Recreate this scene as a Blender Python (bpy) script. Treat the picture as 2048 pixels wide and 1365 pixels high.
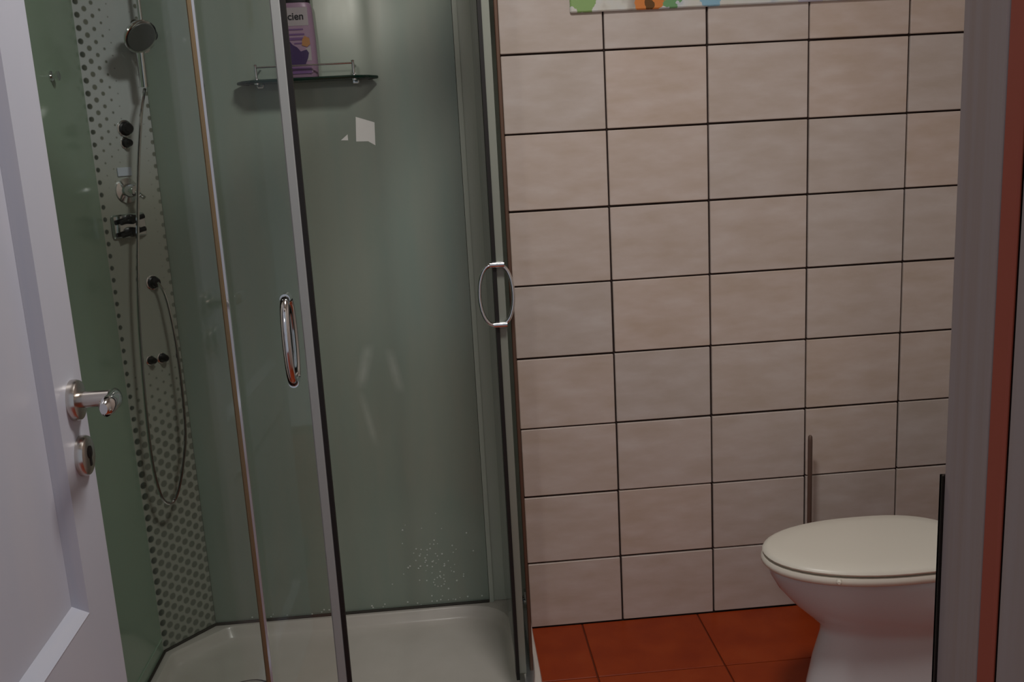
import bpy, bmesh, math, random
from mathutils import Vector, Matrix

# ---------------------------------------------------------------- scene, camera, light
for o in list(bpy.data.objects):
    bpy.data.objects.remove(o)
S = bpy.context.scene
COL = S.collection
random.seed(4)

cam_d = bpy.data.cameras.new('camera')
cam_d.sensor_width = 36.0
cam_d.lens = 34.223                      # f = 1946.9 px on a 2048 px frame
cam_d.clip_start = 0.02
cam = bpy.data.objects.new('camera', cam_d)
COL.objects.link(cam)
right = Vector((0.995617, -0.076387, -0.053959))
fwd = Vector((0.063482, 0.975667, -0.209866))
up = Vector((0.068677, 0.205521, 0.97624))
M3 = Matrix((right, up, -fwd)).transposed()
cam.matrix_world = Matrix.Translation((-0.4457, -2.5760, 1.4075)) @ M3.to_4x4()
S.camera = cam

w = bpy.data.worlds.new('world')
S.world = w
w.use_nodes = True
bg = w.node_tree.nodes['Background']
bg.inputs[0].default_value = (0.82, 0.88, 1.0, 1)
bg.inputs[1].default_value = 0.33

def light(name, kind, loc, energy, color, size=0.2, target=None):
    d = bpy.data.lights.new(name, kind)
    d.energy = energy
    d.color = color
    if kind == 'AREA':
        d.shape = 'DISK'
        d.size = size
    else:
        d.shadow_soft_size = size
    o = bpy.data.objects.new(name, d)
    COL.objects.link(o)
    o.location = loc
    if target:
        o.rotation_euler = (Vector(target) - Vector(loc)).to_track_quat('-Z', 'Y').to_euler()
    return o

LAMP = (-0.20, -1.22, 2.40)
light('ceiling_lamp_light', 'AREA', LAMP, 13.2, (1.0, 0.965, 0.925), 0.30)
light('hall_lamp_light', 'AREA', (-0.95, -4.05, 2.25), 4.5, (1.0, 0.92, 0.82), 0.14, (-0.5, -0.5, 0.3))

S.view_settings.view_transform = 'Standard'
S.view_settings.look = 'None'
S.view_settings.gamma = 1.0
S.view_settings.use_curve_mapping = False
S.view_settings.exposure = 0.0

# ---------------------------------------------------------------- materials
def srgb(r, g, b):
    def f(c):
        c /= 255.0
        return c / 12.92 if c <= 0.04045 else ((c + 0.055) / 1.055) ** 2.4
    return (f(r), f(g), f(b), 1)

def mat(name, col, rough=0.5, metal=0.0, spec=0.5, coat=0.0):
    m = bpy.data.materials.new(name)
    m.use_nodes = True
    b = m.node_tree.nodes['Principled BSDF']
    b.inputs['Base Color'].default_value = col
    b.inputs['Roughness'].default_value = rough
    b.inputs['Metallic'].default_value = metal
    b.inputs['Specular IOR Level'].default_value = spec
    b.inputs['Coat Weight'].default_value = coat
    return m

def nd(m, t, **kw):
    n = m.node_tree.nodes.new(t)
    for k, v in kw.items():
        setattr(n, k, v)
    return n

def lk(m, a, b):
    m.node_tree.links.new(a, b)

def math_node(m, op, a, b=None, c=None, clamp=False):
    n = nd(m, 'ShaderNodeMath', operation=op)
    n.use_clamp = clamp
    for i, v in enumerate((a, b, c)):
        if v is None:
            continue
        if isinstance(v, (int, float)):
            n.inputs[i].default_value = v
        else:
            lk(m, v, n.inputs[i])
    return n.outputs[0]

def ramp(m, fac, stops):
    n = nd(m, 'ShaderNodeValToRGB')
    el = n.color_ramp.elements
    while len(el) < len(stops):
        el.new(0.5)
    for e, (p, c) in zip(el, stops):
        e.position = p
        e.color = c
    lk(m, fac, n.inputs[0])
    return n.outputs[0]

def noise(m, scale, detail=4, vec=None, rough=0.55):
    n = nd(m, 'ShaderNodeTexNoise')
    n.inputs['Scale'].default_value = scale
    n.inputs['Detail'].default_value = detail
    n.inputs['Roughness'].default_value = rough
    if vec is not None:
        lk(m, vec, n.inputs['Vector'])
    return n.outputs['Fac']

def mixcol(m, fac, a, b, mode='MIX'):
    n = nd(m, 'ShaderNodeMix', data_type='RGBA', blend_type=mode)
    for i, v in ((0, fac), (6, a), (7, b)):
        if isinstance(v, (int, float, tuple)):
            n.inputs[i].default_value = v
        else:
            lk(m, v, n.inputs[i])
    return n.outputs[2]

def bsdf(m):
    return m.node_tree.nodes['Principled BSDF']

def add_bump(m, h, strength=0.2, dist=0.002):
    b = nd(m, 'ShaderNodeBump')
    b.inputs['Strength'].default_value = strength
    b.inputs['Distance'].default_value = dist
    lk(m, h, b.inputs['Height'])
    lk(m, b.outputs[0], bsdf(m).inputs['Normal'])

def mapped(m, scale, rot=(0, 0, 0)):
    """object coordinates shifted by a random amount per object"""
    tc = nd(m, 'ShaderNodeTexCoord')
    oi = nd(m, 'ShaderNodeObjectInfo')
    mp = nd(m, 'ShaderNodeMapping')
    mp.inputs['Scale'].default_value = scale
    mp.inputs['Rotation'].default_value = rot
    sh = nd(m, 'ShaderNodeVectorMath', operation='SCALE')
    sh.inputs[0].default_value = (37.0, 19.0, 53.0)
    lk(m, oi.outputs['Random'], sh.inputs[3])
    lk(m, tc.outputs['Object'], mp.inputs[0])
    ad = nd(m, 'ShaderNodeVectorMath', operation='ADD')
    lk(m, mp.outputs[0], ad.inputs[0])
    lk(m, sh.outputs[0], ad.inputs[1])
    return ad.outputs[0], oi.outputs['Random']

# beige wall tile: soft slanting veins, each tile a little different
TILE = mat('beige_glazed_tile', srgb(190, 170, 160), 0.42, spec=0.35)
v, rnd = mapped(TILE, (5, 5, 16), (0, 0.35, 0))
n1 = noise(TILE, 1.6, 6, v)
c1 = ramp(TILE, n1, [(0.30, srgb(201, 186, 174)), (0.55, srgb(210, 197, 189)), (0.75, srgb(217, 207, 201))])
hs = nd(TILE, 'ShaderNodeHueSaturation')
lk(TILE, math_node(TILE, 'MULTIPLY_ADD', rnd, 0.08, 0.96), hs.inputs['Value'])
lk(TILE, math_node(TILE, 'MULTIPLY_ADD', rnd, 0.4, 0.8), hs.inputs['Saturation'])
lk(TILE, c1, hs.inputs['Color'])
lk(TILE, hs.outputs[0], bsdf(TILE).inputs['Base Color'])
add_bump(TILE, n1, 0.10, 0.001)

GROUT = mat('dark_brown_grout', srgb(46, 33, 29), 0.9)

# orange terracotta floor tile
TERRA = mat('terracotta_tile', srgb(180, 70, 25), 0.45, spec=0.3)
v, rnd = mapped(TERRA, (4, 4, 4))
n1 = noise(TERRA, 2.2, 5, v)
c1 = ramp(TERRA, n1, [(0.3, srgb(150, 52, 14)), (0.6, srgb(166, 64, 20)), (0.8, srgb(172, 74, 30))])
hs = nd(TERRA, 'ShaderNodeHueSaturation')
lk(TERRA, math_node(TERRA, 'MULTIPLY_ADD', rnd, 0.12, 0.92), hs.inputs['Value'])
lk(TERRA, c1, hs.inputs['Color'])
lk(TERRA, hs.outputs[0], bsdf(TERRA).inputs['Base Color'])
FGROUT = mat('floor_grout', srgb(112, 48, 24), 0.9)

PLASTER = mat('white_plaster', srgb(205, 200, 192), 0.9)
n1 = noise(PLASTER, 40, 3)
add_bump(PLASTER, n1, 0.1, 0.001)
DOORW = mat('white_door_lacquer', srgb(206, 206, 212), 0.38, spec=0.4)
n1 = noise(DOORW, 3, 3)
lk(DOORW, ramp(DOORW, n1, [(0.3, srgb(190, 194, 208)), (0.7, srgb(198, 199, 210))]), bsdf(DOORW).inputs['Base Color'])
FRAME = mat('grey_painted_frame', srgb(168, 155, 154), 0.6)
n1 = noise(FRAME, 5, 3)
lk(FRAME, ramp(FRAME, n1, [(0.3, srgb(145, 128, 120)), (0.7, srgb(150, 137, 133))]), bsdf(FRAME).inputs['Base Color'])
GASKET = mat('brown_rubber_gasket', srgb(150, 70, 50), 0.7)
GAP = mat('dark_joint', srgb(40, 14, 10), 0.9)
CHROME = mat('chrome', (0.75, 0.76, 0.77, 1), 0.10, 1.0)
BRUSHED = mat('brushed_nickel', (0.62, 0.58, 0.54, 1), 0.24, 1.0)
STEEL_DK = mat('dark_steel', srgb(50, 44, 42), 0.4, 0.8)
BLACK = mat('black_rubber', srgb(16, 13, 12), 0.6)
BLACKPL = mat('black_plastic', srgb(18, 18, 22), 0.35)
ALU = mat('satin_aluminium', (0.50, 0.53, 0.55, 1), 0.32, 0.9)
CHROME_BROWN = mat('chrome_with_brown_reflection', (0.27, 0.20, 0.115, 1), 0.42, 0.6)  # chrome edge strip; the brown it mirrors is put into its colour
CERAMIC = mat('white_glazed_ceramic', srgb(208, 214, 218), 0.16, spec=0.5)
SEATW = mat('white_seat_plastic', srgb(226, 222, 210), 0.34, spec=0.4)
ACRYL = mat('white_acrylic', srgb(205, 198, 190), 0.26, spec=0.5)
n1 = noise(ACRYL, 6, 3)
lk(ACRYL, ramp(ACRYL, n1, [(0.3, srgb(198, 192, 184)), (0.7, srgb(207, 201, 194))]), bsdf(ACRYL).inputs['Base Color'])
CAULK = mat('dark_caulk', srgb(52, 48, 42), 0.7)
REFL_WHITE = mat('white_reflection_paint', srgb(250, 250, 248), 0.6)  # white of a reflection, painted onto the cabin's back panel
LILAC = mat('lilac_bottle_plastic', srgb(136, 112, 132), 0.4)
PALE = mat('pale_label_print', srgb(146, 140, 142), 0.4)
PURPLE = mat('dark_purple_print', srgb(44, 18, 70), 0.4)
VIOLET = mat('violet_print', srgb(96, 66, 112), 0.4)
ORANGE = mat('orange_print', srgb(150, 104, 58), 0.4)
INK = mat('black_ink', srgb(14, 12, 18), 0.5)

# back painted glass panels of the cabin: grey green, with faint soap smears
PANEL = mat('grey_green_glass_panel', srgb(134, 143, 132), 0.16, spec=0.5)
tc = nd(PANEL, 'ShaderNodeTexCoord')
mp = nd(PANEL, 'ShaderNodeMapping')
mp.inputs['Scale'].default_value = (9, 9, 1.6)
lk(PANEL, tc.outputs['Object'], mp.inputs[0])
n1 = noise(PANEL, 1.2, 3, mp.outputs[0])
pc = ramp(PANEL, n1, [(0.35, srgb(138, 152, 141)), (0.65, srgb(146, 154, 142))])
sp_ = nd(PANEL, 'ShaderNodeSeparateXYZ')
lk(PANEL, tc.outputs['Object'], sp_.inputs[0])
brk = noise(PANEL, 14, 4, tc.outputs['Object'])
# dried soap runs: (x, z) of the two ends, half width, relative to the cabin's origin
for x0, z0, x1, z1, hw, k in ((-.660, .880, -.694, .755, .020, .40), (-.694, .755, -.664, .590, .013, .26), (-.610, .865, -.586, .735, .017, .36)):
    x0 += .78; x1 += .78
    tz = math_node(PANEL, 'DIVIDE', math_node(PANEL, 'SUBTRACT', sp_.outputs[2], z0), z1 - z0)
    xc = math_node(PANEL, 'MULTIPLY_ADD', tz, x1 - x0, x0)
    dx = math_node(PANEL, 'DIVIDE', math_node(PANEL, 'ABSOLUTE', math_node(PANEL, 'SUBTRACT', sp_.outputs[0], xc)), hw)
    dz = math_node(PANEL, 'ABSOLUTE', math_node(PANEL, 'MULTIPLY_ADD', tz, 2.0, -1.0))
    fx = math_node(PANEL, 'SUBTRACT', 1.0, dx, clamp=True)
    fz = math_node(PANEL, 'MULTIPLY', math_node(PANEL, 'SUBTRACT', 1.0, dz, clamp=True), 2.0, clamp=True)
    m_ = math_node(PANEL, 'MULTIPLY', math_node(PANEL, 'MULTIPLY', fx, fz), math_node(PANEL, 'MULTIPLY', brk, k * 1.6))
    pc = mixcol(PANEL, m_, pc, srgb(214, 218, 212))
lk(PANEL, pc, bsdf(PANEL).inputs['Base Color'])
lk(PANEL, math_node(PANEL, 'MULTIPLY_ADD', n1, 0.14, 0.10), bsdf(PANEL).inputs['Roughness'])
PANEL_L = mat('green_glass_panel', srgb(148, 168, 150), 0.16, spec=0.5)
PROFG = mat('grey_green_profile', srgb(188, 196, 184), 0.35, spec=0.5)
SEALD = mat('grey_green_seal_profile', srgb(134, 138, 128), 0.3, spec=0.5)
BROWN = mat('brown_edge_trim', srgb(96, 72, 58), 0.4, 0.3)
SEALG = mat('grey_seal_profile', srgb(160, 164, 164), 0.35, spec=0.5)

def glass(name, tint, base=0.05, edge=0.5):
    m = bpy.data.materials.new(name)
    m.use_nodes = True
    nt = m.node_tree
    nt.nodes.clear()
    out = nd(m, 'ShaderNodeOutputMaterial')
    tr = nd(m, 'ShaderNodeBsdfTransparent')
    tr.inputs[0].default_value = tint
    gl = nd(m, 'ShaderNodeBsdfGlossy')
    gl.inputs['Roughness'].default_value = 0.03
    fr = nd(m, 'ShaderNodeFresnel')
    fr.inputs[0].default_value = 1.45
    mx = nd(m, 'ShaderNodeMixShader')
    lk(m, fr.outputs[0], mx.inputs[0])
    lk(m, tr.outputs[0], mx.inputs[1])
    lk(m, gl.outputs[0], mx.inputs[2])
    lk(m, mx.outputs[0], out.inputs[0])
    return m

GLASS = glass('clear_shower_glass', (0.955, 0.970, 0.962, 1))
GLASS_DK = mat('dark_green_glass_edge', srgb(20, 44, 36), 0.12, spec=0.5)
GLASS_SH = glass('green_shelf_glass', (0.72, 0.84, 0.78, 1))
DROP = mat('water_drop', srgb(206, 212, 206), 0.08, spec=0.8)

# halftone print of the corner column: object x = along the panel (0..1), z = height in metres
def column_material(width):
    m = mat('halftone_print_column', srgb(120, 122, 112), 0.22, spec=0.5)
    tc = nd(m, 'ShaderNodeTexCoord')
    sp = nd(m, 'ShaderNodeSeparateXYZ')
    lk(m, tc.outputs['UV'], sp.inputs[0])
    U, V = sp.outputs[0], sp.outputs[1]          # both in metres
    px, pz = 0.0195, 0.0295
    cu = math_node(m, 'FLOOR', math_node(m, 'DIVIDE', U, px))
    fu = math_node(m, 'SUBTRACT', math_node(m, 'FRACT', math_node(m, 'DIVIDE', U, px)), 0.5)
    # every second column is shifted half a step in the lower part
    odd = math_node(m, 'MODULO', cu, 2.0)
    vv = math_node(m, 'ADD', math_node(m, 'DIVIDE', V, pz), math_node(m, 'MULTIPLY', odd, 0.5))
    fv = math_node(m, 'SUBTRACT', math_node(m, 'FRACT', vv), 0.5)
    du = math_node(m, 'MULTIPLY', fu, px)
    dv = math_node(m, 'MULTIPLY', fv, pz)
    d = math_node(m, 'SQRT', math_node(m, 'ADD', math_node(m, 'MULTIPLY', du, du), math_node(m, 'MULTIPLY', dv, dv)))
    # radius by height
    def smooth(a, b, x):
        n = nd(m, 'ShaderNodeMapRange', interpolation_type='SMOOTHSTEP')
        n.inputs[1].default_value = a
        n.inputs[2].default_value = b
        n.inputs[3].default_value = 0.0
        n.inputs[4].default_value = 1.0
        lk(m, x, n.inputs[0])
        return n.outputs[0]
    ue = math_node(m, 'DIVIDE', U, width)
    left = math_node(m, 'SUBTRACT', 1.0, smooth(0.02, 0.13, ue))
    rightm = smooth(0.84, 0.93, ue)
    top = smooth(1.25, 1.55, V)
    low = math_node(m, 'SUBTRACT', 1.0, smooth(0.62, 0.98, V))
    fall = math_node(m, 'SUBTRACT', 1.0, smooth(0.05, 0.75, ue))
    r = math_node(m, 'MULTIPLY', left, 0.0076)
    r = math_node(m, 'MAXIMUM', r, math_node(m, 'MULTIPLY', rightm, 0.0058))
    r = math_node(m, 'MAXIMUM', r, math_node(m, 'MULTIPLY', math_node(m, 'MULTIPLY', top, fall), 0.0072))
    r = math_node(m, 'MAXIMUM', r, math_node(m, 'MULTIPLY', low, 0.0092))
    e = math_node(m, 'SUBTRACT', r, d)
    mask = nd(m, 'ShaderNodeMapRange', interpolation_type='SMOOTHSTEP')
    mask.inputs[1].default_value = -0.0012
    mask.inputs[2].default_value = 0.0020
    lk(m, e, mask.inputs[0])
    dark = mixcol(m, smooth(0.0, 0.16, ue), srgb(60, 68, 62), srgb(116, 120, 110))
    base = mixcol(m, top, srgb(160, 163, 152), srgb(190, 196, 197))
    col = mixcol(m, mask.outputs[0], base, dark)
    lk(m, col, bsdf(m).inputs['Base Color'])
    return m

# floral decor panel above the tiles: white glaze with loose flower print
def decor_material():
    m = mat('floral_decor_glaze', srgb(220, 224, 224), 0.25, spec=0.5)
    tc = nd(m, 'ShaderNodeTexCoord')
    sp = nd(m, 'ShaderNodeSeparateXYZ')
    lk(m, tc.outputs['Object'], sp.inputs[0])
    X, Z = sp.outputs[0], sp.outputs[2]
    n1 = noise(m, 9.0, 3, tc.outputs['Object'])
    col = ramp(m, n1, [(0.30, srgb(150, 176, 206)), (0.45, srgb(222, 226, 226)), (0.58, srgb(222, 222, 214)), (0.70, srgb(176, 168, 160))])
    warp = math_node(m, 'MULTIPLY_ADD', noise(m, 45, 2, tc.outputs['Object']), 0.05, -0.025)
    def blob(cx, cz, rad, c, col):
        dx = math_node(m, 'SUBTRACT', X, cx)
        dz = math_node(m, 'SUBTRACT', Z, cz)
        d = math_node(m, 'SQRT', math_node(m, 'ADD', math_node(m, 'MULTIPLY', dx, dx), math_node(m, 'MULTIPLY', dz, dz)))
        k = math_node(m, 'LESS_THAN', math_node(m, 'ADD', d, warp), rad)
        return mixcol(m, k, col, c)
    for cx, cz, rad, c in ((0.035, 0.02, 0.03, srgb(150, 186, 120)), (0.255, 0.035, 0.035, srgb(120, 170, 120)),
                           (0.205, 0.030, 0.040, srgb(226, 140, 74)), (0.200, 0.012, 0.012, srgb(110, 76, 40)),
                           (0.36, 0.025, 0.03, srgb(150, 196, 220)), (0.62, 0.04, 0.045, srgb(205, 206, 226)),
                           (0.50, 0.08, 0.05, srgb(226, 150, 90)), (0.12, 0.12, 0.06, srgb(150, 186, 120)),
                           (0.75, 0.10, 0.05, srgb(150, 186, 120)), (0.70, 0.2, 0.06, srgb(226, 150, 90))):
        col = blob(cx, cz, rad, c, col)
    lk(m, col, bsdf(m).inputs['Base Color'])
    return m

# ---------------------------------------------------------------- object helpers
def wloc(o):
    v = Vector((0, 0, 0))
    while o is not None:
        v += Vector(o.location)
        o = o.parent
    return v

def empty(name, loc=(0, 0, 0)):
    o = bpy.data.objects.new(name, None)
    o.empty_display_size = 0.05
    COL.objects.link(o)
    o.location = loc
    return o

def tag(o, label=None, cat=None, group=None, kind=None):
    if label: o['label'] = label
    if cat: o['category'] = cat
    if group: o['group'] = group
    if kind: o['kind'] = kind
    return o

def link_mesh(name, me, mats, parent=None, loc=None):
    o = bpy.data.objects.new(name, me)
    COL.objects.link(o)
    if not isinstance(mats, (list, tuple)):
        mats = [mats]
    if not me.materials:
        for m in mats:
            me.materials.append(m)
    if parent is not None:
        o.parent = parent
    if loc is not None:
        o.location = loc
    return o

def obj(name, bm, mats, parent=None, smooth=False, pivot=None, angle=40):
    """bm is in world coordinates; pivot is the object's own origin in world coordinates"""
    base = wloc(parent) if parent is not None else Vector((0, 0, 0))
    piv = Vector(pivot) if pivot is not None else base
    bmesh.ops.translate(bm, verts=bm.verts, vec=-piv)
    bmesh.ops.recalc_face_normals(bm, faces=bm.faces)
    me = bpy.data.meshes.new(name)
    bm.to_mesh(me)
    bm.free()
    if smooth:
        for p in me.polygons:
            p.use_smooth = True
        me.set_sharp_from_angle(angle=math.radians(angle))
    return link_mesh(name, me, mats, parent, piv - base)

def box(bm, x0, x1, y0, y1, z0, z1, bev=0.0, seg=1, xf=None):
    x0, x1 = sorted((x0, x1)); y0, y1 = sorted((y0, y1)); z0, z1 = sorted((z0, z1))
    r = bmesh.ops.create_cube(bm, size=1.0)
    vs = r['verts']
    for v in vs:
        v.co = Vector(((x0 + x1) / 2 + v.co.x * (x1 - x0), (y0 + y1) / 2 + v.co.y * (y1 - y0), (z0 + z1) / 2 + v.co.z * (z1 - z0)))
    if bev > 0:
        es = list({e for v in vs for e in v.link_edges})
        rr = bmesh.ops.bevel(bm, geom=es, offset=bev, segments=seg, affect='EDGES', profile=0.5)
        vs = list({v for f in rr['faces'] for v in f.verts} | {v for v in vs if v.is_valid})
    if xf is not None:
        for v in vs:
            v.co = xf(v.co)
    return bm

def B(*a, **k):
    return box(bmesh.new(), *a, **k)

def lathe(bm, prof, c, axis=(0, 0, 1), n=24, squash=(1, 1)):
    """prof: list of (radius, distance along axis)"""
    q = Vector((0, 0, 1)).rotation_difference(Vector(axis).normalized())
    c = Vector(c)
    rings = []
    for r, h in prof:
        if r < 1e-6:
            rings.append([bm.verts.new(c + q @ Vector((0, 0, h)))])
        else:
            rings.append([bm.verts.new(c + q @ Vector((r * squash[0] * math.cos(2 * math.pi * i / n), r * squash[1] * math.sin(2 * math.pi * i / n), h))) for i in range(n)])
    for a, b in zip(rings, rings[1:]):
        if len(a) == 1 and len(b) == 1:
            continue
        for i in range(n):
            j = (i + 1) % n
            if len(a) == 1:
                bm.faces.new((a[0], b[i], b[j]))
            elif len(b) == 1:
                bm.faces.new((a[i], a[j], b[0]))
            else:
                bm.faces.new((a[i], a[j], b[j], b[i]))
    for rr in (rings[0], rings[-1]):
        if len(rr) > 2:
            bm.faces.new(rr)
    return bm

def tube(bm, pts, r, n=10, cap=True, closed=False, flat=1.0):
    pts = [Vector(p) for p in pts]
    rs = r if isinstance(r, (list, tuple)) else [r] * len(pts)
    rings = []
    prev = None
    N = len(pts)
    for i, p in enumerate(pts):
        if closed:
            t = pts[(i + 1) % N] - pts[i - 1]
        else:
            t = pts[min(i + 1, N - 1)] - pts[max(i - 1, 0)]
        t.normalize()
        if prev is None:
            a = Vector((0, 0, 1)) if abs(t.z) < 0.9 else Vector((1, 0, 0))
            u = t.cross(a).normalized()
        else:
            u = (prev - t * prev.dot(t)).normalized()
        prev = u
        w_ = t.cross(u)
        rings.append([bm.verts.new(p + (u * math.cos(2 * math.pi * k / n) + w_ * math.sin(2 * math.pi * k / n) * flat) * rs[i]) for k in range(n)])
    pairs = list(zip(rings, rings[1:])) + ([(rings[-1], rings[0])] if closed else [])
    for a, b in pairs:
        for k in range(n):
            j = (k + 1) % n
            bm.faces.new((a[k], a[j], b[j], b[k]))
    if cap and not closed:
        bm.faces.new(rings[0])
        bm.faces.new(rings[-1])
    return bm

def prism(bm, poly, z0, z1):
    a = [bm.verts.new((x, y, z0)) for x, y in poly]
    b = [bm.verts.new((x, y, z1)) for x, y in poly]
    n = len(poly)
    for i in range(n):
        j = (i + 1) % n
        bm.faces.new((a[i], a[j], b[j], b[i]))
    bm.faces.new(a)
    bm.faces.new(b)
    return bm

def loft(bm, loops, cap0=True, cap1=True):
    rings = [[bm.verts.new(p) for p in lp] for lp in loops]
    n = len(rings[0])
    for a, b in zip(rings, rings[1:]):
        for i in range(n):
            j = (i + 1) % n
            bm.faces.new((a[i], a[j], b[j], b[i]))
    if cap0: bm.faces.new(rings[0])
    if cap1: bm.faces.new(rings[-1])
    return bm

def arc(cx, cy, r, a0, a1, n):
    return [(cx + r * math.cos(math.radians(a0 + (a1 - a0) * i / n)), cy + r * math.sin(math.radians(a0 + (a1 - a0) * i / n))) for i in range(n + 1)]

def catmull(pts, k=8):
    P = [Vector(p) for p in pts]
    out = []
    for i in range(len(P) - 1):
        p0, p1, p2, p3 = P[max(i - 1, 0)], P[i], P[i + 1], P[min(i + 2, len(P) - 1)]
        for s in range(k):
            t = s / k
            out.append(0.5 * ((2 * p1) + (-p0 + p2) * t + (2 * p0 - 5 * p1 + 4 * p2 - p3) * t * t + (-p0 + 3 * p1 - 3 * p2 + p3) * t ** 3))
    out.append(P[-1])
    return out

# ---------------------------------------------------------------- the room
XL, XR, YF, ZC = -1.285, 1.00, -1.95, 2.46
HALL = -4.2
st = lambda o: tag(o, kind='structure')

wall_back = st(obj('wall_back', B(XL - 0.1, XR + 0.1, 0.009, 0.12, -0.02, ZC), GROUT, pivot=(0, 0, 0)))
st(obj('wall_left', B(XL - 0.1, XL, YF - 0.15, 0.009, -0.02, ZC), PLASTER))
wall_right = st(obj('wall_right', B(XR + 0.009, XR + 0.1, YF - 0.15, 0.009, -0.02, ZC), GROUT))
bm = bmesh.new()
box(bm, XL, -0.98, YF - 0.16, YF, 0.0, ZC)
box(bm, -0.066, XR + 0.009, YF - 0.16, YF, 0.0, ZC)
box(bm, -0.98, -0.066, YF - 0.16, YF, 2.09, ZC)
st(obj('wall_front', bm, PLASTER))
st(obj('ceiling', B(XL - 0.1, XR + 0.1, YF - 0.16, 0.12, ZC, ZC + 0.1), PLASTER))
floor = st(obj('floor', B(XL - 0.1, XR + 0.1, HALL, 0.12, -0.12, -0.006), FGROUT, pivot=(0, 0, 0)))

# wall tiles, 27 x 20 cm pitch, each proud of the grout
TW, TH = 0.27, 0.20
def tile_mesh(name, wx, wy, t, m):
    bm = B(-wx / 2, wx / 2, -t / 2, t / 2, -wy / 2, wy / 2, bev=0.0016)
    me = bpy.data.meshes.new(name)
    bm.to_mesh(me); bm.free()
    me.materials.append(m)
    return me
g = 0.0052
wt = tile_mesh('wall_tile', TW - g, TH - g, 0.010, TILE)
for i in range(-5, 4):
    for k in range(0, 12):
        cx = TW * (i + 0.5)
        if i < -2 and k < 9:
            continue                      # hidden behind the cabin's back panel
        o = link_mesh('wall_tile', wt, TILE, wall_back, (cx + random.uniform(-.0006, .0006), 0.005 + random.uniform(-.0004, .0004), TH * (k + 0.5) + random.uniform(-.0006, .0006)))
        o.rotation_euler = (random.uniform(-.002, .002), random.uniform(-.0015, .0015), random.uniform(-.002, .002))
# right hand wall tiles (seen only from a step aside), same tile turned a quarter
for i in range(0, 7):
    for k in range(0, 12):
        o = link_mesh('wall_tile', wt, TILE, wall_right, (XR + 0.005, -TW * (i + 0.5), TH * (k + 0.5)))
        o.rotation_euler = (0, 0, math.pi / 2)

# terracotta floor tiles 34 cm
FT = 0.34
fg = 0.004
def flat_tile(name, wx, wy, m):
    bm = B(-wx / 2, wx / 2, -wy / 2, wy / 2, -0.005, 0.005, bev=0.0015)
    me = bpy.data.meshes.new(name)
    bm.to_mesh(me); bm.free()
    me.materials.append(m)
    return me
ft = flat_tile('floor_tile', FT - fg, FT - fg, TERRA)
ftb = flat_tile('floor_tile_cut', FT - fg, 0.285 - fg, TERRA)
for i in range(-4, 4):
    cx = -0.12 + FT * (i + 0.5)
    if cx < XL - 0.1 or cx > XR + 0.1:
        continue
    link_mesh('floor_tile', ftb, TERRA, floor, (cx, -0.1425, -0.005))
    for j in range(0, 11):
        link_mesh('floor_tile', ft, TERRA, floor, (cx, -0.285 - FT * (j + 0.5), -0.005 + random.uniform(-.0004, .0004)))

# ceiling lamp (above the frame): opal disc fitting
lampg = mat('opal_lamp_glass', (1, 0.93, 0.82, 1), 0.4)
bsdf(lampg).inputs['Emission Color'].default_value = (1, 0.91, 0.8, 1)
bsdf(lampg).inputs['Emission Strength'].default_value = 2.0

# ---------------------------------------------------------------- doorway frame on the right
JX = -0.106
st(obj('trim_1', B(JX, JX + 0.042, YF - 0.052, YF, 0.0, 2.09, bev=0.002), FRAME))                      # jamb, room side
tr2 = st(obj('trim_2', B(JX + 0.0035, JX + 0.042, YF - 0.074, YF - 0.0525, 0.0, 2.09), GAP))           # seal groove
gk = obj('gasket', B(JX - 0.0005, JX + 0.0030, YF - 0.0710, YF - 0.0530, 0.0, 2.08, bev=0.0014), GASKET, tr2)
st(obj('trim_3', B(JX - 0.0005, JX + 0.042, YF - 0.165, YF - 0.0745, 0.0, 2.09, bev=0.002), FRAME))    # jamb, hall side
st(obj('trim_4', B(JX + 0.012, JX + 0.09, YF - 0.180, YF - 0.166, 0.0, 2.15, bev=0.003), FRAME))       # casing in the hall
st(obj('trim_5', B(-0.98, -0.94, YF - 0.165, YF, 0.0, 2.09, bev=0.002), FRAME))                        # left jamb
st(obj('trim_6', B(-0.94, JX, YF - 0.165, YF, 2.05, 2.09, bev=0.002), FRAME))                          # head
bm = B(JX - 0.0016, JX - 0.0002, YF - 0.0015, YF + 0.0025, 0.900, 1.155)
box(bm, JX - 0.0016, JX + 0.016, YF + 0.0005, YF + 0.0025, 0.900, 1.155)
sp = tag(obj('strike_plate', bm, STEEL_DK), 'dark steel strike plate on the right door jamb edge, beside the toilet', 'strike plate')

# ---------------------------------------------------------------- the open door on the left
A = math.radians(2.0)
P0 = Vector((-0.930, -1.298, 0.0))
DS = Vector((math.sin(A), -math.cos(A), 0))       # from the free edge towards the hinges
DN = Vector((math.cos(A), math.sin(A), 0))        # out of the visible face
def dxf(c):                                        # (s, n, z) -> world
    return P0 + DS * c[0] + DN * c[1] + Vector((0, 0, c[2]))
door = empty('door_1', P0)
tag(door, kind='structure')
DW, DH, DT = 0.70, 2.02, 0.04
def door_leaf():
    bm = bmesh.new()
    box(bm, 0, DW, -DT, -0.021, 0.01, DH, xf=dxf)                     # core behind the recesses
    S0, S1 = 0.100, DW - 0.100
    rows = [(0.01, 0.20, None), (0.20, 0.715, 1), (0.715, 0.838, None), (0.838, 1.88, 1), (1.88, DH, None)]
    for z0, z1, pan in rows:
        if pan is None:
            box(bm, 0, DW, -0.021, 0.0, z0, z1, xf=dxf)
        else:
            box(bm, 0, S0, -0.021, 0.0, z0, z1, xf=dxf)
            box(bm, S1, DW, -0.021, 0.0, z0, z1, xf=dxf)
    return bm
leaf = obj('leaf', door_leaf(), DOORW, door)
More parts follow.
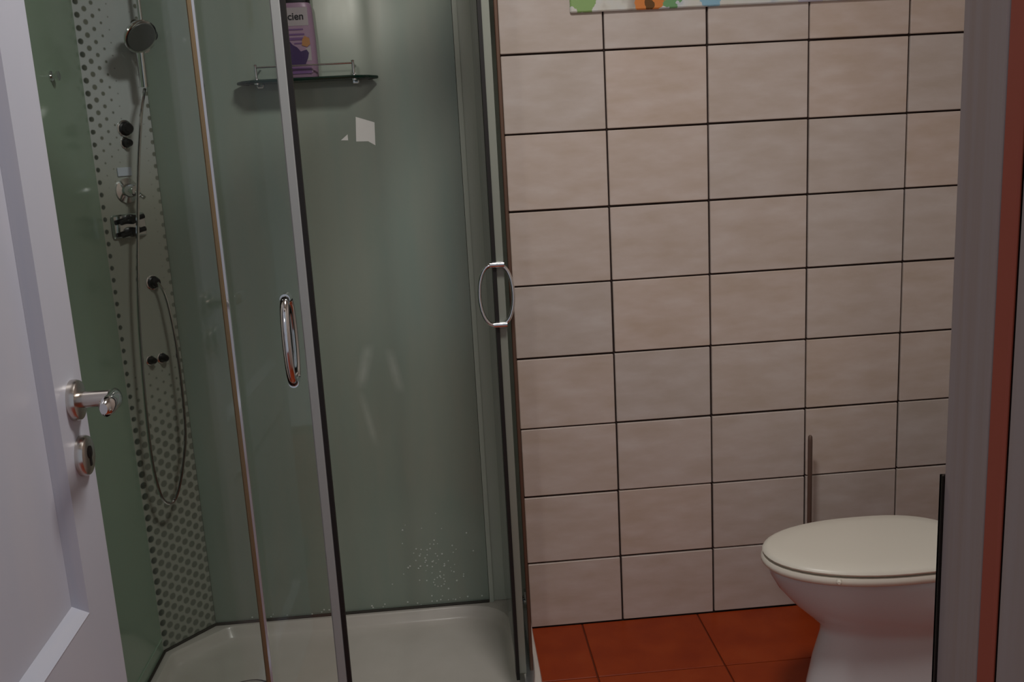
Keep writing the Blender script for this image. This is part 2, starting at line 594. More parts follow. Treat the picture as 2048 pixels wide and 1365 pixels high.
for z0, z1 in ((0.20, 0.715), (0.838, 1.88)):
    S0, S1 = 0.100, DW - 0.100
    # sloped moulding around a sunk panel
    bm = bmesh.new()
    def ring(k, n):
        d, e = 0.011 * k, 0.017 * k
        return [dxf((S0 + d, n, z0 + e)), dxf((S1 - d, n, z0 + e)), dxf((S1 - d, n, z1 - d)), dxf((S0 + d, n, z1 - d))]
    loft(bm, [ring(0.0, -0.0208), ring(0.0, 0.0006), ring(0.06, 0.0008), ring(0.95, -0.0155), ring(1.0, -0.0208)], False, False)
    obj('moulding', bm, DOORW, door)
    bm = bmesh.new()
    loft(bm, [ring(0.96, -0.0209), ring(0.96, -0.0158)], True, True)
    obj('panel', bm, DOORW, door)
# rosettes and lever
def rosette(name, s, z, parent):
    bm = bmesh.new()
    c = dxf((s, 0.0, z))
    lathe(bm, [(0.0265, 0.0), (0.0265, 0.006), (0.0250, 0.0095), (0.0200, 0.0110), (0, 0.0110)], c, DN, 32)
    return obj(name, bm, BRUSHED, parent, smooth=True, angle=35)
ro = rosette('handle_rosette', 0.043, 1.104, door)
bm = bmesh.new()
zc = 1.104
lathe(bm, [(0.0105, 0.010), (0.0105, 0.046)], dxf((0.043, 0, zc)), DN, 20)
nk = obj('handle_neck', bm, BRUSHED, ro, smooth=True)
bm = bmesh.new()
L = [(0.036, 0.050, zc), (0.043, 0.053, zc), (0.055, 0.055, zc), (0.075, 0.056, zc), (0.098, 0.056, zc + 0.001), (0.104, 0.0555, zc + 0.001)]
loops = []
for i, (s, n, z) in enumerate(L):
    k = (0.55, 1.0, 1.0, 1.0, 0.95, 0.55)[i]
    loops.append([dxf((s, n + 0.0085 * k * math.cos(t), z + 0.0125 * k * math.sin(t))) for t in [2 * math.pi * q / 16 for q in range(16)]])
loft(bm, loops)
obj('lever', bm, CHROME, ro, smooth=True)
es = rosette('keyhole_rosette', 0.043, 1.030, door)
bm = bmesh.new()
lathe(bm, [(0.0085, 0.0105), (0.0085, 0.0120), (0, 0.0120)], dxf((0.043, 0, 1.034)), DN, 16)
box(bm, 0.0405, 0.0455, 0.0105, 0.0120, 1.016, 1.034, xf=dxf)
obj('keyhole', bm, BLACK, es)
for z in (0.25, 1.75):
    bm = bmesh.new()
    tube(bm, [dxf((DW + 0.006, 0.006, z - 0.045)), dxf((DW + 0.006, 0.006, z + 0.045))], 0.007, 12)
    obj('hinge', bm, BRUSHED, door, smooth=True)

# ---------------------------------------------------------------- shower cabin
cab = empty('shower_cabin', (-0.78, -0.45, 0.0))
tag(cab, 'glass corner shower cabin with grey green back panel and white tray', 'shower cabin')
RIM = 0.110
SX0, SX1, SY1 = -1.275, -0.278, -1.00
Rq = 0.58
# tray outline, counter-clockwise from the back left corner
outer = [(SX0, -0.002), (SX0, SY1)] + arc(SX1 - Rq, SY1 + Rq, Rq, 270, 360, 24) + [(SX1, -0.002)]
def fillet(poly, cut):
    out = []
    n = len(poly)
    for i in range(n):
        a, b, c = Vector(poly[i - 1]), Vector(poly[i]), Vector(poly[(i + 1) % n])
        r = cut.get(i)
        if not r:
            out.append((b.x, b.y)); continue
        p, q = b + (a - b).normalized() * r, b + (c - b).normalized() * r
        for s in range(7):
            t = s / 6
            v = p * (1 - t) ** 2 + b * 2 * t * (1 - t) + q * t * t
            out.append((v.x, v.y))
    return out
ic = (SX1 - Rq, SY1 + Rq)
inner = [(-1.110, -0.045), (-1.236, -0.168), (-1.236, SY1 + 0.055)] + arc(ic[0], ic[1], Rq - 0.055, 270, 360, 24) + [(SX1 - 0.055, -0.045)]
inner = fillet(inner, {0: 0.02, 1: 0.02, 2: 0.06, len(inner) - 1: 0.13})
def inset(poly, d):
    c = Vector((sum(p[0] for p in poly) / len(poly), sum(p[1] for p in poly) / len(poly)))
    out = []
    n = len(poly)
    for i in range(n):
        a, b, c2 = Vector(poly[i - 1]), Vector(poly[i]), Vector(poly[(i + 1) % n])
        t = (c2 - a)
        if t.length < 1e-9:
            out.append(poly[i]); continue
        nrm = Vector((-t.y, t.x)).normalized()
        out.append((b.x + nrm.x * d, b.y + nrm.y * d))
    return out
TC = Vector((-0.80, -0.45))
def hit(poly, a):
    d = Vector((math.cos(a), math.sin(a)))
    best = None
    n = len(poly)
    for i in range(n):
        p, q = Vector(poly[i]), Vector(poly[(i + 1) % n])
        e = q - p
        den = d.x * e.y - d.y * e.x
        if abs(den) < 1e-12: continue
        pt = p - TC
        t = (pt.x * e.y - pt.y * e.x) / den
        u = (pt.x * d.y - pt.y * d.x) / den
        if t > 0 and -1e-6 <= u <= 1 + 1e-6 and (best is None or t > best):
            best = t
    return TC + d * best
angs = sorted({round(math.atan2(p[1] - TC.y, p[0] - TC.x) % (2 * math.pi), 4) for p in outer + inner} | {round(2 * math.pi * k / 96, 4) for k in range(96)})
def level(poly, z, off=0.0):
    """points of the outline in every direction from the middle, drawn in by off"""
    out = []
    for a in angs:
        p = hit(poly, a)
        v = p - TC
        p = TC + v * (1 - off / v.length)
        out.append((p.x, p.y, z))
    return out
bm = bmesh.new()
lv = [level(outer, 0.0, 0.006), level(outer, RIM - 0.014), level(outer, RIM - 0.004, 0.003), level(outer, RIM, 0.010), level(inner, RIM), level(inner, RIM - 0.004, 0.005),
      level(inner, RIM - 0.024, 0.014), level(inner, RIM - 0.031, 0.026), level(inner, RIM - 0.034, 0.05), level(inner, RIM - 0.036, 0.2)]
loft(bm, lv, True, False)
c_ = bm.verts.new((TC.x, TC.y, RIM - 0.037))
bm.verts.ensure_lookup_table()
na = len(angs)
last = bm.verts[(len(lv) - 1) * na:len(lv) * na]
for i in range(na):
    bm.faces.new((last[i], last[(i + 1) % na], c_))
tray = obj('tray', bm, ACRYL, cab, smooth=True, angle=38)
ZB = RIM - 0.0355
bm = bmesh.new()
lathe(bm, [(0.058, 0.0), (0.058, 0.005), (0.052, 0.010), (0.030, 0.013), (0, 0.0135)], (-1.008, -0.345, ZB), (0, 0, 1), 32)
dr = obj('drain_cover', bm, CHROME, tray, smooth=True)
bm = bmesh.new()
lathe(bm, [(0.066, 0.0), (0.066, 0.004), (0.060, 0.005), (0, 0.005)], (-1.008, -0.345, ZB - 0.0005), (0, 0, 1), 32)
obj('drain_ring', bm, BLACK, tray, smooth=True)
# dark sealing strips where panels meet the tray
bm = bmesh.new()
tube(bm, [(-1.148, -0.0325, RIM + 0.003), (-0.385, -0.0325, RIM + 0.003)], 0.0042, 6)
tube(bm, [(-1.149, -0.0335, RIM + 0.003), (-1.253, -0.157, RIM + 0.003)], 0.0042, 6)
tube(bm, [(-1.2535, -0.157, RIM + 0.003), (-1.2535, -0.96, RIM + 0.003)], 0.0038, 6)
obj('sealant_bead', bm, CAULK, tray)

ZT = 1.98
# back panel and left panel
bp = obj('back_panel', B(-1.149, -0.385, -0.028, -0.004, RIM + 0.001, ZT), PANEL, cab)
tag(bp, 'grey green back panel')
lp = obj('left_panel', B(-1.278, -1.257, -0.985, -0.159, RIM + 0.001, ZT), PANEL_L, cab)
obj('ledge_strip', B(-1.257, -1.254, -0.93, -0.165, 0.150, 0.153), PANEL_L, lp)
# knob on the left panel
bm = bmesh.new()
lathe(bm, [(0.011, 0.0), (0.011, 0.003), (0.005, 0.004), (0.005, 0.012), (0.010, 0.014), (0.010, 0.018), (0, 0.019)], (-1.257, -0.355, 1.577), (1, 0, 0), 18)
obj('hook_knob', bm, CHROME, lp, smooth=True)
# printed corner column standing across the corner
CA, CB = Vector((-1.257, -0.160)), Vector((-1.149, -0.030))
CWID = (CB - CA).length
COLM = column_material(CWID)
cdir = (CB - CA).normalized()
cn = Vector((cdir.y, -cdir.x))               # towards the room
if cn.y > 0: cn = -cn
def cxf(c):                                   # (u along, n out, z)
    p = CA + cdir * c[0] + cn * c[1]
    return Vector((p.x, p.y, c[2]))
bm = B(0, CWID, -0.012, 0.0, RIM + 0.001, ZT, xf=cxf)
uv = bm.loops.layers.uv.new('UVMap')
for f in bm.faces:
    for l in f.loops:
        d = Vector((l.vert.co.x, l.vert.co.y)) - CA
        l[uv].uv = (d.dot(cdir), l.vert.co.z)
cp = obj('corner_column', bm, COLM, cab)
tag(cp, 'halftone printed corner column')

# wall profile on the right of the back panel
bm = B(-0.384, -0.372, -0.036, -0.002, RIM + 0.001, ZT)
box(bm, -0.372, -0.330, -0.026, -0.002, RIM + 0.001, ZT)
box(bm, -0.330, -0.286, -0.042, -0.002, RIM + 0.001, ZT)
wp = obj('wall_profile', bm, PROFG, cab)

# fixed panes: right (plane x) and left front (plane y)
GX, GY = -0.304, -0.978
fr = obj('fixed_pane', B(GX - 0.003, GX + 0.003, -0.445, -0.040, RIM + 0.028, ZT - 0.02), GLASS, cab)
obj('edge_strip', B(GX - 0.0035, GX + 0.0045, -0.456, -0.445, RIM + 0.012, ZT - 0.02, bev=0.0015), BROWN, fr)
fl = obj('fixed_pane', B(-1.262, -0.8115, GY - 0.003, GY + 0.003, RIM + 0.028, ZT - 0.02), GLASS, cab)
obj('edge_strip', B(-0.8115, -0.8035, GY - 0.0055, GY + 0.0055, RIM + 0.012, ZT - 0.02, bev=0.002), CHROME_BROWN, fl)
obj('edge_highlight_bead', B(-0.8035, -0.7995, GY - 0.004, GY + 0.002, RIM + 0.012, ZT - 0.02), CHROME, fl)
obj('side_profile', B(-1.276, -1.246, GY - 0.014, GY + 0.014, RIM, ZT, bev=0.002), ALU, cab)
# rails, bottom and top, following the tray edge
railp = [(GX, -0.04)] + arc(SX1 - Rq - 0.026, SY1 + Rq + 0.022, Rq, 360, 270, 20) + [(-1.262, GY)]
railp[1] = (GX, railp[1][1])
for z0, z1 in ((RIM, RIM + 0.028), (ZT - 0.03, ZT + 0.01)):
    lo, hi = [], []
    bm = bmesh.new()
    n = len(railp)
    loops = []
    for i, (x, y) in enumerate(railp):
        a = Vector(railp[max(i - 1, 0)]); b = Vector(railp[min(i + 1, n - 1)])
        t = (b - a).normalized(); nr = Vector((-t.y, t.x)) * 0.010
        loops.append([(x - nr.x, y - nr.y, z0), (x + nr.x, y + nr.y, z0), (x + nr.x, y + nr.y, z1), (x - nr.x, y - nr.y, z1)])
    loft(bm, loops)
    obj('rail', bm, ALU, cab)

def bow(c, nrm, zlo, zhi, depth, r=0.0045, flat=1.0):
    pts = []
    for i in range(19):
        t = math.pi * i / 18
        z = (zlo + zhi) / 2 + (zhi - zlo) / 2 * math.cos(t)
        n = depth * math.sin(t) ** 0.8 + 0.004
        pts.append(Vector((c[0] + nrm[0] * n, c[1] + nrm[1] * n, z)))
    return tube(bmesh.new(), pts, r, 10, flat=flat)

DTOP, DBOT = ZT - 0.035, RIM + 0.045
# right sliding door, pushed open along the right pane
DX = -0.338
rd = obj('sliding_door', B(DX - 0.003, DX + 0.003, -0.440, -0.060, DBOT, DTOP), GLASS, cab)
tag(rd, 'right sliding glass door, pushed fully open')
obj('edge_profile', B(DX + 0.004, DX + 0.020, -0.472, -0.430, DBOT - 0.012, DTOP), SEALD, rd)
obj('magnetic_seal', B(DX - 0.0045, DX + 0.0035, -0.480, -0.440, DBOT - 0.025, DTOP), BLACK, rd)
hc = (DX, -0.480)
for s in (1, -1):
    obj('handle', bow(hc, (s, 0), 0.995, 1.128, 0.033), CHROME, rd, smooth=True)
for z in (0.995, 1.128):
    obj('handle_mount', tube(bmesh.new(), [(DX - 0.010, -0.4815, z), (DX + 0.020, -0.4815, z)], 0.0065, 12), CHROME, rd, smooth=True)
for y in (-0.42, -0.10):
    bm = lathe(bmesh.new(), [(0.011, -0.006), (0.013, -0.003), (0.013, 0.003), (0.011, 0.006)], (DX + 0.016, y, RIM + 0.032), (1, 0, 0), 16)
    box(bm, DX + 0.004, DX + 0.014, y - 0.010, y + 0.010, RIM + 0.024, RIM + 0.060)
    obj('roller', bm, CHROME, rd, smooth=True)

# left sliding door, standing a hand's width past its pane
DY = -0.955
E = -0.6655
ld = obj('sliding_door', B(-1.120, E - 0.024, DY - 0.003, DY + 0.003, DBOT, DTOP), GLASS, cab)
tag(ld, 'left sliding glass door, standing half open')
obj('edge_profile', B(E - 0.024, E - 0.0075, DY - 0.006, DY + 0.006, DBOT - 0.012, DTOP, bev=0.002), SEALG, ld)
obj('magnetic_seal', B(E - 0.0075, E, DY - 0.0055, DY + 0.0055, DBOT - 0.012, DTOP), BLACK, ld)
hc = (-0.712, DY)
for s in (-1, 1):
    obj('handle', bow(hc, (0, s), 1.015, 1.158, 0.034, 0.0078, 0.9), CHROME, ld, smooth=True)
for z in (1.015, 1.158):
    obj('handle_mount', tube(bmesh.new(), [(-0.712, DY - 0.012, z), (-0.712, DY + 0.012, z)], 0.0085, 14), CHROME, ld, smooth=True)
for x in (-1.08, -0.72):
    bm = lathe(bmesh.new(), [(0.011, -0.006), (0.013, -0.003), (0.013, 0.003), (0.011, 0.006)], (x, DY - 0.014, RIM + 0.032), (0, 1, 0), 16)
    box(bm, x - 0.010, x + 0.010, DY - 0.014, DY - 0.004, RIM + 0.024, RIM + 0.060)
    obj('roller', bm, CHROME, ld, smooth=True)

# white patches standing in for a reflection, water drops, soap smears on the back panel
def flat_poly(name, pts, y, t, m, parent=None):
    bm = bmesh.new()
    a = [bm.verts.new((x, y, z)) for x, z in pts]
    b = [bm.verts.new((x, y - t, z)) for x, z in pts]
    n = len(pts)
    for i in range(n):
        j = (i + 1) % n
        bm.faces.new((a[i], a[j], b[j], b[i]))
    bm.faces.new(a); bm.faces.new(b)
    return obj(name, bm, m, parent)
tag(flat_poly('reflection_patch', [(-0.644, 1.466), (-0.598, 1.450), (-0.6005, 1.393), (-0.618, 1.404), (-0.648, 1.405)], -0.0281, 0.0006, REFL_WHITE),
    'white patch painted for a reflection on the back panel of the shower, below the glass shelf', 'painted_reflection')
tag(flat_poly('reflection_patch_small', [(-0.686, 1.410), (-0.668, 1.424), (-0.668, 1.409)], -0.0281, 0.0006, REFL_WHITE),
    'tiny white piece of painted reflection left of the larger patch in the shower', 'painted_reflection')
bm = bmesh.new()
rr = random.Random(8)
drops = [(-0.535 + rr.gauss(0, .045), 0.235 + rr.gauss(0, .06), rr.uniform(.0014, .0030)) for _ in range(70)]
drops += [(-0.522 + .016 * math.cos(a), 0.182 + .014 * math.sin(a), .0022) for a in [k * math.pi / 5 for k in range(10)]]
drops += [(-0.56 + rr.uniform(-.55, .16), RIM + rr.uniform(.006, .02), rr.uniform(.0015, .003)) for _ in range(26)]
for x, z, r in drops:
    if z < RIM + 0.006: continue
    lathe(bm, [(r, 0), (r * .8, r * .5), (0, r * .75)], (x, -0.0279, z), (0, -1, 0), 6)
o = obj('water_drops', bm, DROP, bp, smooth=True)
o['kind'] = 'stuff'

# ---------------------------------------------------------------- shower fittings on the column
def cpt(u, n, z):
    return cxf((u, n, z))
# overhead arm and slide rail
ru = 0.145
rail = empty('shower_slide_rail', cpt(ru, 0.0, 1.64))
tag(rail, 'chrome riser pipe with hand shower holder, high on the printed corner column of the shower', 'shower rail')
bm = tube(bmesh.new(), [cpt(ru, 0.045, 1.640), cpt(ru, 0.045, 1.93)], 0.0062, 12)
obj('rod', bm, CHROME, rail, smooth=True)
for z in (1.652, 1.90):
    bm = tube(bmesh.new(), [cpt(ru, 0.001, z), cpt(ru, 0.052, z)], 0.011, 14)
    obj('wall_bracket', bm, CHROME, rail, smooth=True)
bm = tube(bmesh.new(), [cpt(ru, 0.045, 1.660), cpt(ru, 0.045, 1.712)], 0.015, 14)
tube(bm, [cpt(ru + 0.02, 0.045, 1.684), cpt(ru - 0.03, 0.066, 1.690)], [0.009, 0.010], 12)
obj('slider', bm, CHROME, rail, smooth=True)
bm = tube(bmesh.new(), [cpt(ru + 0.012, 0.045, 1.684), cpt(ru + 0.034, 0.045, 1.684)], 0.012, 14)
obj('slider_knob', bm, BLACKPL, rail, smooth=True)

# hand shower resting in the slider
hs_ = empty('hand_shower', cpt(ru - 0.045, 0.085, 1.66))
tag(hs_, 'round chrome hand shower hanging in the slider near the top of the shower rail', 'shower head')
hc_ = cpt(ru - 0.058, 0.115, 1.672)
ax = (cpt(0, 1.0, 0) - cpt(0, 0, 0)); ax = (Vector((ax.x, ax.y, 0)) * 0.85 + Vector((0, 0, -0.55))).normalized()
bm = lathe(bmesh.new(), [(0, -0.020), (0.018, -0.018), (0.036, -0.006), (0.041, 0.004), (0.040, 0.008), (0.036, 0.009)], hc_, ax, 28)
obj('head', bm, CHROME, hs_, smooth=True)
bm = lathe(bmesh.new(), [(0.036, 0.0085), (0.034, 0.0105), (0, 0.0105)], hc_, ax, 28)
obj('spray_face', bm, mat('grey_spray_face', srgb(84, 88, 86), 0.4), hs_, smooth=True)
bm = tube(bmesh.new(), catmull([hc_ - ax * 0.012 + Vector((0, 0, 0.02)), cpt(ru - 0.040, 0.085, 1.700), cpt(ru - 0.026, 0.066, 1.670), cpt(ru - 0.022, 0.058, 1.560)], 5), 0.0105, 12)
obj('grip', bm, CHROME, hs_, smooth=True)
# hose
hp = [(ru - 0.022, .058, 1.556), (0.098, .068, 1.50), (0.077, .060, 1.378), (0.060, .050, 1.236), (0.036, .047, 1.056), (0.021, .047, 0.87), (0.011, .050, 0.679), (0.017, .052, 0.575),
      (0.034, .054, 0.530), (0.062, .055, 0.536), (0.094, .055, 0.613), (0.119, .050, 0.714), (0.127, .045, 0.91), (0.121, .038, 1.04), (0.113, .022, 1.085)]
bm = tube(bmesh.new(), catmull([cpt(*p) for p in hp], 8), 0.0042, 8)
o = tag(obj('shower_hose', bm, CHROME, smooth=True), 'thin chrome shower hose looping low in front of the printed corner column', 'hose')

# thermostat block and knobs
mx = empty('mixer_tap', cpt(0.075, 0.0, 1.322))
tag(mx, 'chrome mixer control with white index plate on the shower column, below the hand shower', 'tap')
bm = lathe(bmesh.new(), [(0.030, 0.0), (0.030, 0.004), (0.017, 0.007), (0.015, 0.034), (0.012, 0.040), (0, 0.040)], cpt(0.075, 0.0006, 1.318), (cn.x, cn.y, 0), 26)
obj('body', bm, CHROME, mx, smooth=True)
bm = tube(bmesh.new(), [cpt(0.075, 0.030, 1.318), cpt(0.081, 0.060, 1.300)], [0.007, 0.005], 10)
obj('lever', bm, CHROME, mx, smooth=True)
bm = B(0.056, 0.094, 0.0005, 0.004, 1.353, 1.374, bev=0.001, xf=cxf)
obj('index_plate', bm, mat('white_index_plate', srgb(196, 204, 216), 0.4), mx)
dv = empty('diverter_valve', cpt(0.060, 0.0, 1.23))
tag(dv, 'chrome diverter with two cross knobs on the shower column, middle height', 'valve')
bm = B(0.020, 0.112, 0.0005, 0.010, 1.205, 1.262, bev=0.004, xf=cxf)
obj('backplate', bm, CHROME, dv)
for z in (1.249, 1.218):
    bm = lathe(bmesh.new(), [(0.012, 0.008), (0.012, 0.020), (0.010, 0.026), (0, 0.026)], cpt(0.066, 0.002, z), (cn.x, cn.y, 0), 16)
    tube(bm, [cpt(0.034, 0.022, z - 0.006), cpt(0.098, 0.022, z + 0.005)], 0.006, 10)
    obj('knob', bm, BLACKPL, dv, smooth=True)

# body jets: black round nozzles in pairs on the column
jets = [(0.093, 1.466, 0.013, ''), (0.090, 1.432, 0.009, ''), (0.113, 1.085, 0.012, ''), (0.077, 0.890, 0.008, ''), (0.111, 0.889, 0.009, '')]
for u, z, r, _ in jets:
    j = obj('body_jet', lathe(bmesh.new(), [(r * 1.35, 0.0005), (r * 1.35, 0.004), (r, 0.007), (r, 0.018), (r * .7, 0.022), (0, 0.022)], cpt(u, 0, z), (cn.x, cn.y, 0), 18), BLACKPL, cp, smooth=True)
    obj('jet_ring', lathe(bmesh.new(), [(r * 1.6, 0.0004), (r * 1.6, 0.002), (r * 1.35, 0.003)], cpt(u, 0, z), (cn.x, cn.y, 0), 18), CHROME, j, smooth=True)

# ---------------------------------------------------------------- glass shelf and bottle
ZS = 1.560
sh = empty('glass_shelf', (-0.752, -0.028, ZS))
tag(sh, 'small green glass shelf with chrome rail on the back panel of the shower', 'shelf')
poly = [(-0.900, -0.029), (-0.922, -0.050), (-0.905, -0.085), (-0.868, -0.112), (-0.636, -0.112), (-0.600, -0.085), (-0.582, -0.050), (-0.604, -0.029)]
ob = obj('shelf_plate', prism(bmesh.new(), poly, ZS - 0.004, ZS + 0.003), GLASS_SH, sh)
obj('polished_edge', tube(bmesh.new(), [(x, y, ZS - 0.0005) for x, y in poly], 0.0042, 8), GLASS_DK, ob, smooth=True)
for x in (-0.868, -0.634):
    bm = lathe(bmesh.new(), [(0.006, -0.008), (0.006, 0.006), (0.0035, 0.008), (0.0035, 0.036), (0.0045, 0.038), (0, 0.040)], (x, -0.104, ZS), (0, 0, 1), 14)
    obj('rail_post', bm, CHROME, sh, smooth=True)
    bm = tube(bmesh.new(), [(x, -0.104, ZS + 0.032), (x, -0.029, ZS + 0.032)], 0.0022, 8)
    obj('side_rod', bm, CHROME, sh, smooth=True)
obj('front_rod', tube(bmesh.new(), [(-0.868, -0.104, ZS + 0.032), (-0.634, -0.104, ZS + 0.032)], 0.0022, 8), CHROME, sh, smooth=True)
for x in (-0.868, -0.634):
    bm = B(x - 0.008, x + 0.008, -0.060, -0.028, ZS - 0.014, ZS - 0.004, bev=0.002)
    obj('clamp', bm, CHROME, sh)

bx, by, bz = -0.763, -0.066, ZS + 0.0035
bt = empty('shower_gel_bottle', (bx, by, bz))
tag(bt, 'lilac shower gel bottle with black cap and dark berry print on the glass shelf', 'bottle')
def sup(a, b, z, n=32, e=3.0, dx=0.0):
    out = []
    for k in range(n):
        t = 2 * math.pi * k / n
        c, s = math.cos(t), math.sin(t)
        out.append((bx + dx + a * math.copysign(abs(c) ** (2 / e), c), by + b * math.copysign(abs(s) ** (2 / e), s), z))
    return out
HB = 0.176
bm = loft(bmesh.new(), [sup(.038, .021, bz), sup(.0415, .0235, bz + .004), sup(.0420, .024, bz + .03), sup(.0412, .0235, bz + .10), sup(.0385, .0225, bz + HB - .012), sup(.0365, .021, bz + HB - .004), sup(.034, .020, bz + HB)])
obj('bottle_body', bm, LILAC, bt, smooth=True)
bm = loft(bmesh.new(), [sup(.0352, .0206, bz + HB), sup(.0356, .021, bz + HB + .002), sup(.035, .0205, bz + HB + .030), sup(.031, .018, bz + HB + .036)])
obj('cap', bm, BLACKPL, bt, smooth=True)
yf = by - 0.0250
def slab(name, pts, m, y=None, t=0.0005):
    return flat_poly(name, [(bx + x, bz + z) for x, z in pts], (yf if y is None else y), t, m, lab)
lab = flat_poly('label', [(bx - .031, bz + .012), (bx + .031, bz + .012), (bx + .030, bz + .165), (bx - .030, bz + .165)], by - 0.0237, 0.0006, LILAC, bt)
slab('pale_top_band', [(-.0298, .122), (.0298, .122), (.0296, .164), (-.0296, .164)], PALE, by - 0.0244)
slab('pale_corner', [(.004, .040), (.0305, .040), (.0305, .074), (.018, .068)], PALE, by - 0.0244)
slab('berry_print', [(-.029, .030), (.014, .030), (.022, .046), (.025, .058), (.020, .066), (.006, .062), (-.002, .072), (-.012, .078), (-.018, .086), (-.024, .074), (-.030, .064)], PURPLE)
slab('berry_foot_print', [(-.026, .010), (.028, .010), (.028, .024), (-.026, .026)], VIOLET)
slab('flower_print', [(.010, .076), (.022, .072), (.030, .078), (.029, .092), (.018, .098), (.012, .090)], ORANGE, yf - 0.0004)
for z, x0, x1, h in ((.112, -.018, .016, .003), (.100, -.022, .018, .004), (.0885, -.026, .028, .006), (.0795, -.008, .026, .003)):
    slab('print_line', [(x0, z), (x1, z), (x1, z + h), (x0, z + h)], VIOLET)
# brand lettering
cu_ = bpy.data.curves.new('lettering', 'FONT')
cu_.body = 'cien'
cu_.size = 0.0235
cu_.align_x = 'CENTER'
cu_.extrude = 0.0002
cu_.offset = 0.0005
to = bpy.data.objects.new('lettering_tmp', cu_)
COL.objects.link(to)
bpy.context.view_layer.update()
dg = bpy.context.evaluated_depsgraph_get()
me = bpy.data.meshes.new_from_object(to.evaluated_get(dg))
bpy.data.objects.remove(to)
me.name = 'lettering'
me.materials.clear()
RX = Matrix.Rotation(math.radians(90), 4, 'X')
me.transform(Matrix.Translation(Vector((bx + .001, yf - 0.0004, bz + .136)) - wloc(lab)) @ RX)
link_mesh('lettering', me, INK, lab)

# ---------------------------------------------------------------- floral decor panel on the wall
dp = tag(obj('decor_panel', B(-0.085, 0.812, -0.012, -0.0005, 1.694, 1.994, bev=0.003), decor_material(), pivot=(-0.085, 0, 1.694)),
         'white floral decor panel with orange flowers mounted high on the tiled wall', 'decor panel')

# ---------------------------------------------------------------- toilet
TYC = -0.554
to_ = empty('toilet', (0.55, TYC, 0.0))
tag(to_, 'white toilet with closed lid standing by the tiled wall right of the shower', 'toilet')
def egg(x0, x1, hw, z, n=48, back=0.62, e=2.0):
    """outline: rounded tip at x0, blunter back at x1"""
    xm = x0 + (x1 - x0) * back
    out = []
    for k in range(n):
        t = 2 * math.pi * k / n
        c, s = math.cos(t), math.sin(t)
        if c < 0:
            x = xm + (xm - x0) * -abs(c) ** (2 / e)
            y = hw * math.copysign(abs(s) ** (2 / e), s)
        else:
            x = xm + (x1 - xm) * abs(c) ** (2 / 2.8)
            y = hw * math.copysign(abs(s) ** (2 / 2.3), s)
        out.append((x, TYC + y, z))
    return out
secs = [egg(.328, .84, .112, 0.0), egg(.328, .84, .111, .015), egg(.338, .84, .104, .10), egg(.352, .84, .096, .17), egg(.369, .84, .089, .230),
        egg(.370, .84, .092, .248), egg(.342, .84, .112, .275), egg(.306, .84, .128, .308), egg(.270, .84, .140, .350), egg(.250, .84, .146, .385), egg(.245, .84, .147, .402), egg(.249, .84, .144, .407)]
bowl = obj('bowl', loft(bmesh.new(), secs), CERAMIC, to_, smooth=True, angle=50)
seat = obj('seat', loft(bmesh.new(), [egg(.238, .715, .150, .4078, back=.56, e=2.1), egg(.232, .718, .155, .413, back=.56, e=2.1), egg(.232, .718, .155, .421, back=.56, e=2.1), egg(.236, .715, .152, .4265, back=.56, e=2.1)]), SEATW, to_, smooth=True, angle=50)
lid = obj('lid', loft(bmesh.new(), [egg(.247, .714, .145, .4285, back=.56, e=2.1), egg(.239, .718, .151, .4310, back=.56, e=2.1), egg(.235, .720, .154, .4360, back=.56, e=2.1), egg(.238, .718, .151, .4410, back=.56, e=2.1), egg(.248, .710, .143, .4445, back=.56, e=2.1), egg(.29, .68, .112, .4462, back=.56), egg(.38, .62, .06, .4470, back=.56)]), SEATW, to_, smooth=True, angle=60)
bm = bmesh.new()
lathe(bm, [(0.006, -.004), (0.006, .004), (0.003, .007), (0, .007)], (0.352, TYC - 0.1395, .424), (-0.4, -1, 0), 12)
obj('bumper', bm, SEATW, seat, smooth=True)
for dy in (-0.07, 0.07):
    bm = tube(bmesh.new(), [(0.728, TYC + dy - 0.025, 0.425), (0.728, TYC + dy + 0.025, 0.425)], 0.011, 14)
    obj('hinge', bm, SEATW, to_, smooth=True)
bm = B(0.790, 0.985, TYC - 0.165, TYC + 0.165, 0.405, 0.770, bev=0.022, seg=3)
cis = obj('cistern', bm, CERAMIC, to_, smooth=True)
bm = B(0.782, 0.991, TYC - 0.172, TYC + 0.172, 0.771, 0.800, bev=0.010, seg=3)
obj('cistern_lid', bm, CERAMIC, to_, smooth=True)
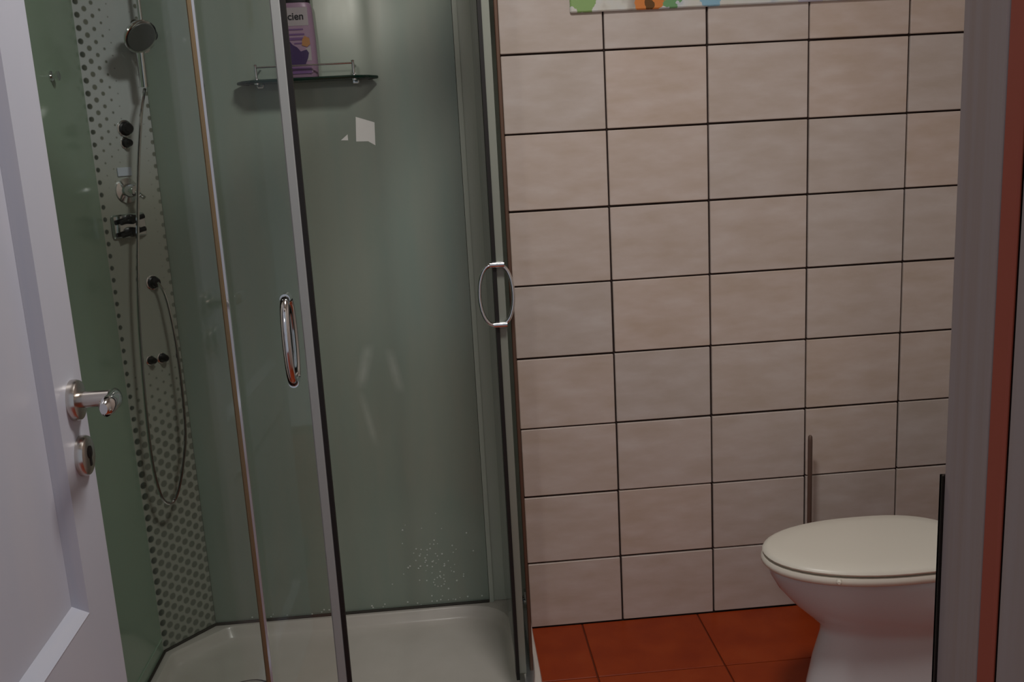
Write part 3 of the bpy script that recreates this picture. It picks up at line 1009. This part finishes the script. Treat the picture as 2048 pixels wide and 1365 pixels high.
bm = lathe(bmesh.new(), [(0.020, 0), (0.020, .006), (0.016, .009), (0, .009)], (0.89, TYC, 0.800), (0, 0, 1), 20)
obj('flush_button', bm, CHROME, to_, smooth=True)
obj('outlet_pipe', tube(bmesh.new(), [(0.82, TYC, 0.17), (0.998, TYC, 0.17)], 0.05, 20), CERAMIC, to_, smooth=True)

# ---------------------------------------------------------------- toilet brush behind the toilet
QX, QY = 0.530, -0.062
tb = empty('toilet_brush', (QX, -0.001, 0.18))
tag(tb, 'toilet brush with thin brown grey handle at the tiled wall behind the toilet', 'toilet brush')
bm = lathe(bmesh.new(), [(0, 0.105), (0.034, 0.105), (0.036, 0.110), (0.036, 0.235), (0.034, 0.237), (0.032, 0.234), (0.032, 0.115), (0, 0.115)], (QX, QY, 0), (0, 0, 1), 28)
obj('holder', bm, CERAMIC, tb, smooth=True)
obj('wall_bracket', B(QX - 0.018, QX + 0.018, -0.030, -0.001, 0.16, 0.21, bev=0.003), CHROME, tb)
bm = lathe(bmesh.new(), [(0.0064, 0.17), (0.0064, 0.526), (0.0058, 0.538), (0.003, 0.542), (0, 0.5425)], (QX, QY, 0), (0, 0, 1), 14)
obj('handle', bm, mat('brown_grey_handle', srgb(112, 92, 82), 0.45, 0.4), tb, smooth=True)
bm = lathe(bmesh.new(), [(0, 0.118), (0.022, 0.120), (0.028, 0.14), (0.024, 0.175), (0.007, 0.185)], (QX, QY, 0), (0, 0, 1), 18)
obj('bristles', bm, SEATW, tb, smooth=True)

# ---------------------------------------------------------------- ceiling lamp
cl = empty('ceiling_lamp', (LAMP[0], LAMP[1], ZC))
tag(cl, 'round opal ceiling lamp above the middle of the bathroom', 'lamp')
obj('lamp_base', lathe(bmesh.new(), [(0.10, 0.0), (0.10, -0.015), (0.06, -0.02)], (LAMP[0], LAMP[1], ZC), (0, 0, 1), 28), PLASTER, cl, smooth=True)
obj('lamp_shade', lathe(bmesh.new(), [(0.15, -0.022), (0.155, -0.028), (0.15, -0.036), (0.10, -0.046), (0, -0.050)], (LAMP[0], LAMP[1], ZC), (0, 0, 1), 32), lampg, cl, smooth=True)
